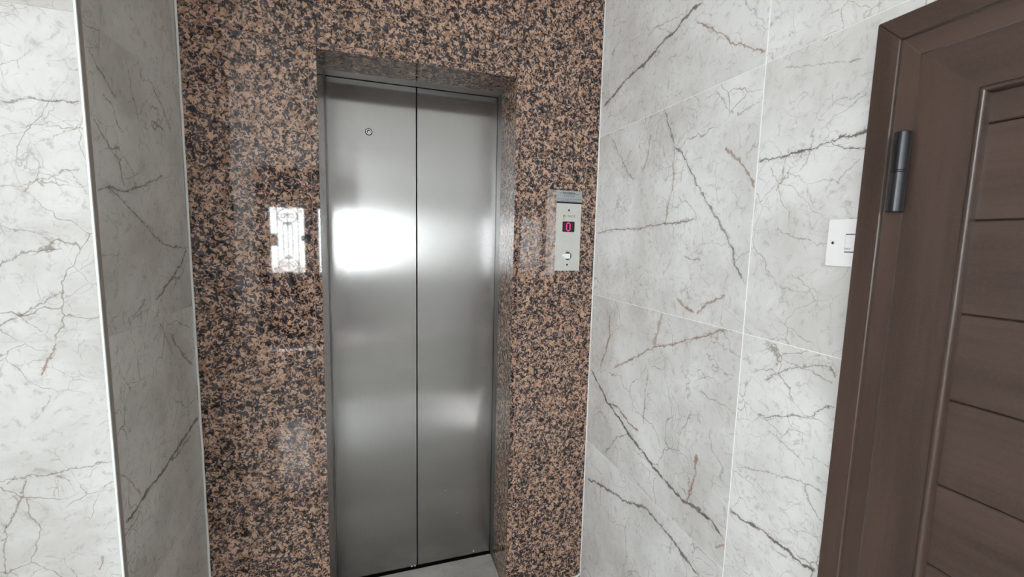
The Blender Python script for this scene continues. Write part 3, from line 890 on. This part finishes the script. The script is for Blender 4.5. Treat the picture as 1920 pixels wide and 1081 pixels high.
# grooved boards
XB = 0.8745
zs_ = [1.7185, 1.6668, 1.5237, 1.3788, 1.2384, 1.0954, 0.9558, 0.815, 0.673, 0.531, 0.389, 0.247, 0.195]
for za, zb_ in zip(zs_, zs_[1:]):
    g = 0.0006
    c = 0.0018
    prof_b = [(XB, za - g - c), (XB + c * 1.2, za - g), (XB + 0.01, za - g), (XB + 0.01, zb_ + g), (XB + c * 1.2, zb_ + g), (XB, zb_ + g + c)]
    obj('panel_board', prism(prof_b, 'Y', MN + 0.004, MI - 0.0035), 'wood_h', d2)
obj('board_backing', B(XB + 0.0095, XB + 0.016, MN, MI - 0.002, 0.19, 1.722), 'black', d2)
# barrel hinge
def hinge(zc):
    h = obj('hinge', lathe([(0.0108, -0.0680), (0.0118, -0.0668), (0.0118, -0.0022), (0.0112, -0.0016), (0.0118, -0.0010), (0.0118, 0.0010), (0.0112, 0.0016), (0.0118, 0.0022), (0.0118, 0.0640), (0.0108, 0.0652)], 'Z', (0.8485, 0.5062, zc), 48), 'hinge', d2, label='black barrel hinge')
    obj('hinge_leaf', B(0.8485, XS + 0.0006, 0.5090, 0.5176, zc - 0.066, zc + 0.063), 'hinge', h)
hinge(1.6085)
hinge(0.42)

# ------------------------------------------------------------------ entrance door behind the viewer (seen in the polished stone) and added unseen windows
d3 = root('door_3', (-0.8, Y_IN - 0.1, ZF), 'double entrance door with wrought iron grilles, seen mirrored in the granite', 'door', 'structure')
ey0, ey1 = Y_IN - 0.10, Y_IN - 0.05
PANES = ((-1.292, -0.893), (-0.715, -0.316))
GZ0, GZ1 = 0.99, 1.838
obj('door_frame', B(DX0, DX0 + 0.05, ey0 - 0.03, ey1 + 0.03, ZF, 2.35), 'door_paint', d3)
obj('door_frame', B(DX1 - 0.05, DX1, ey0 - 0.03, ey1 + 0.03, ZF, 2.35), 'door_paint', d3)
obj('door_frame', B(DX0 + 0.05, DX1 - 0.05, ey0 - 0.03, ey1 + 0.03, 2.16, 2.35), 'door_paint', d3)
def grille(x0, x1, z0, z1, y, parent):
    w, h = x1 - x0, z1 - z0
    bm = bmesh.new()
    r = 0.0078
    X = lambda u: x0 + u * w
    Z = lambda v: z1 - v * h
    line = lambda pts: tube(bm, [(X(u), y, Z(v)) for u, v in pts], r)
    line([(0.19, 0.0), (0.19, 1.0)])
    line([(0.81, 0.0), (0.81, 1.0)])
    line([(0.5, 0.06), (0.5, 0.95)])
    for u in (0.36, 0.64):
        s = -1 if u < 0.5 else 1
        line([(0.5 + 0.02 * s, 0.265), (u - 0.06 * s, 0.235), (u - 0.015 * s, 0.245), (u, 0.275), (u, 0.50), (u, 0.725), (u - 0.015 * s, 0.755), (u - 0.06 * s, 0.765), (0.5 + 0.02 * s, 0.735)])
    for vc in (0.12, 0.885):
        pts = [(0.5 + 0.29 * math.cos(t), vc + 0.11 * math.sin(t)) for t in [2 * math.pi * k / 28 for k in range(28)]]
        tube(bm, [(X(u), y, Z(v)) for u, v in pts], r, closed=True)
        for s in (-1, 1):
            sc = []
            for k in range(22):
                t = k / 21
                a = math.pi * (0.0 + 2.3 * t)
                rr = 0.115 * (1 - 0.72 * t)
                sc.append((0.5 + s * (0.12 - rr * math.cos(a)), vc + 0.045 * (1 if vc < .5 else -1) * 0 + (0.01 if vc < 0.5 else -0.01) - 0.42 * rr * math.sin(a) * (1 if vc < 0.5 else 1)))
            line(sc)
    for u, v, su, sv in ((0.19, 0.02, -1, 1), (0.81, 0.02, 1, 1), (0.19, 0.98, -1, -1), (0.81, 0.98, 1, -1)):
        line([(u, v + 0.03 * sv), (u + 0.03 * su, v + 0.0 * sv), (u + 0.09 * su, v + 0.01 * sv), (u + 0.12 * su, v + 0.035 * sv), (u + 0.09 * su, v + 0.055 * sv), (u + 0.06 * su, v + 0.04 * sv)])
    for v in (0.07, 0.265, 0.735):
        lathe([(0.002, -0.016), (0.011, 0.0), (0.002, 0.016)], 'Z', (X(0.5), y, Z(v)), 8, bm)
    return obj('grille', bm, 'iron', parent)
for k, (x0, x1) in enumerate(PANES):
    l0 = DX0 + 0.053 if k == 0 else -0.803
    l1 = -0.806 if k == 0 else DX1 - 0.053
    bm = bmesh.new()
    box(bm, l0, x0, ey0, ey1, ZF + 0.004, 2.155)
    box(bm, x1, l1, ey0, ey1, ZF + 0.004, 2.155)
    box(bm, x0, x1, ey0, ey1, GZ1, 2.155)
    box(bm, x0, x1, ey0, ey1, ZF + 0.004, GZ0)
    lf = obj('door_leaf', bm, 'door_paint', d3)
    obj('pane', B(x0 - 0.001, x1 + 0.001, ey0 + 0.022, ey0 + 0.026, GZ0 - 0.001, GZ1 + 0.001), 'glass', lf)
    grille(x0, x1, GZ0, GZ1, ey0 + 0.006, lf)
obj('lock_case', B(-1.296, -1.215, ey1 - 0.02, ey1 + 0.04, 1.34, 1.50, bev=0.006), 'iron', d3)
obj('door_handle', B(-0.925, -0.885, ey1, ey1 + 0.05, 1.41, 1.48, bev=0.008), 'iron', d3)

w1 = root('fill_window_1', (-2.08, Y_IN - 0.1, 1.50), 'unseen high window added for fill light beside the entrance door', 'window', 'structure')  # added out of view to light the pier front and right wall
for a, c in ((SX0, SX0 + 0.05), (SX1 - 0.05, SX1)):
    obj('window_frame', B(a, c, ey0, ey1, 1.50, 2.60), 'trim_white', w1)
obj('window_frame', B(SX0 + 0.05, SX1 - 0.05, ey0, ey1, 2.55, 2.60), 'trim_white', w1)
obj('window_frame', B(SX0 + 0.05, SX1 - 0.05, ey0, ey1, 1.50, 1.55), 'trim_white', w1)
obj('pane', B(SX0 + 0.049, SX1 - 0.049, ey0 + 0.02, ey0 + 0.025, 1.549, 2.551), 'glass', w1)

w2 = root('fill_window_2', (X_SIDE - 0.05, -1.85, WZ0), 'wide white framed window added unseen in the far left side wall for fill light', 'window', 'structure')  # added where no reflection shows it, its daylight brightens the right wall
wx0, wx1 = X_SIDE - 0.08, X_SIDE - 0.03
for a, c in ((WY0, WY0 + 0.05), (WY1 - 0.05, WY1), (-1.875, -1.825)):
    obj('window_frame', B(wx0, wx1, a, c, WZ0, WZ1), 'trim_white', w2)
for a, c in ((WZ0, WZ0 + 0.05), (WZ1 - 0.05, WZ1)):
    obj('window_frame', B(wx0, wx1, WY0 + 0.05, WY1 - 0.05, a, c), 'trim_white', w2)
for a, c in ((WY0 + 0.049, -1.874), (-1.826, WY1 - 0.049)):
    obj('pane', B(wx0 + 0.02, wx0 + 0.025, a, c, WZ0 + 0.049, WZ1 - 0.049), 'glass', w2)
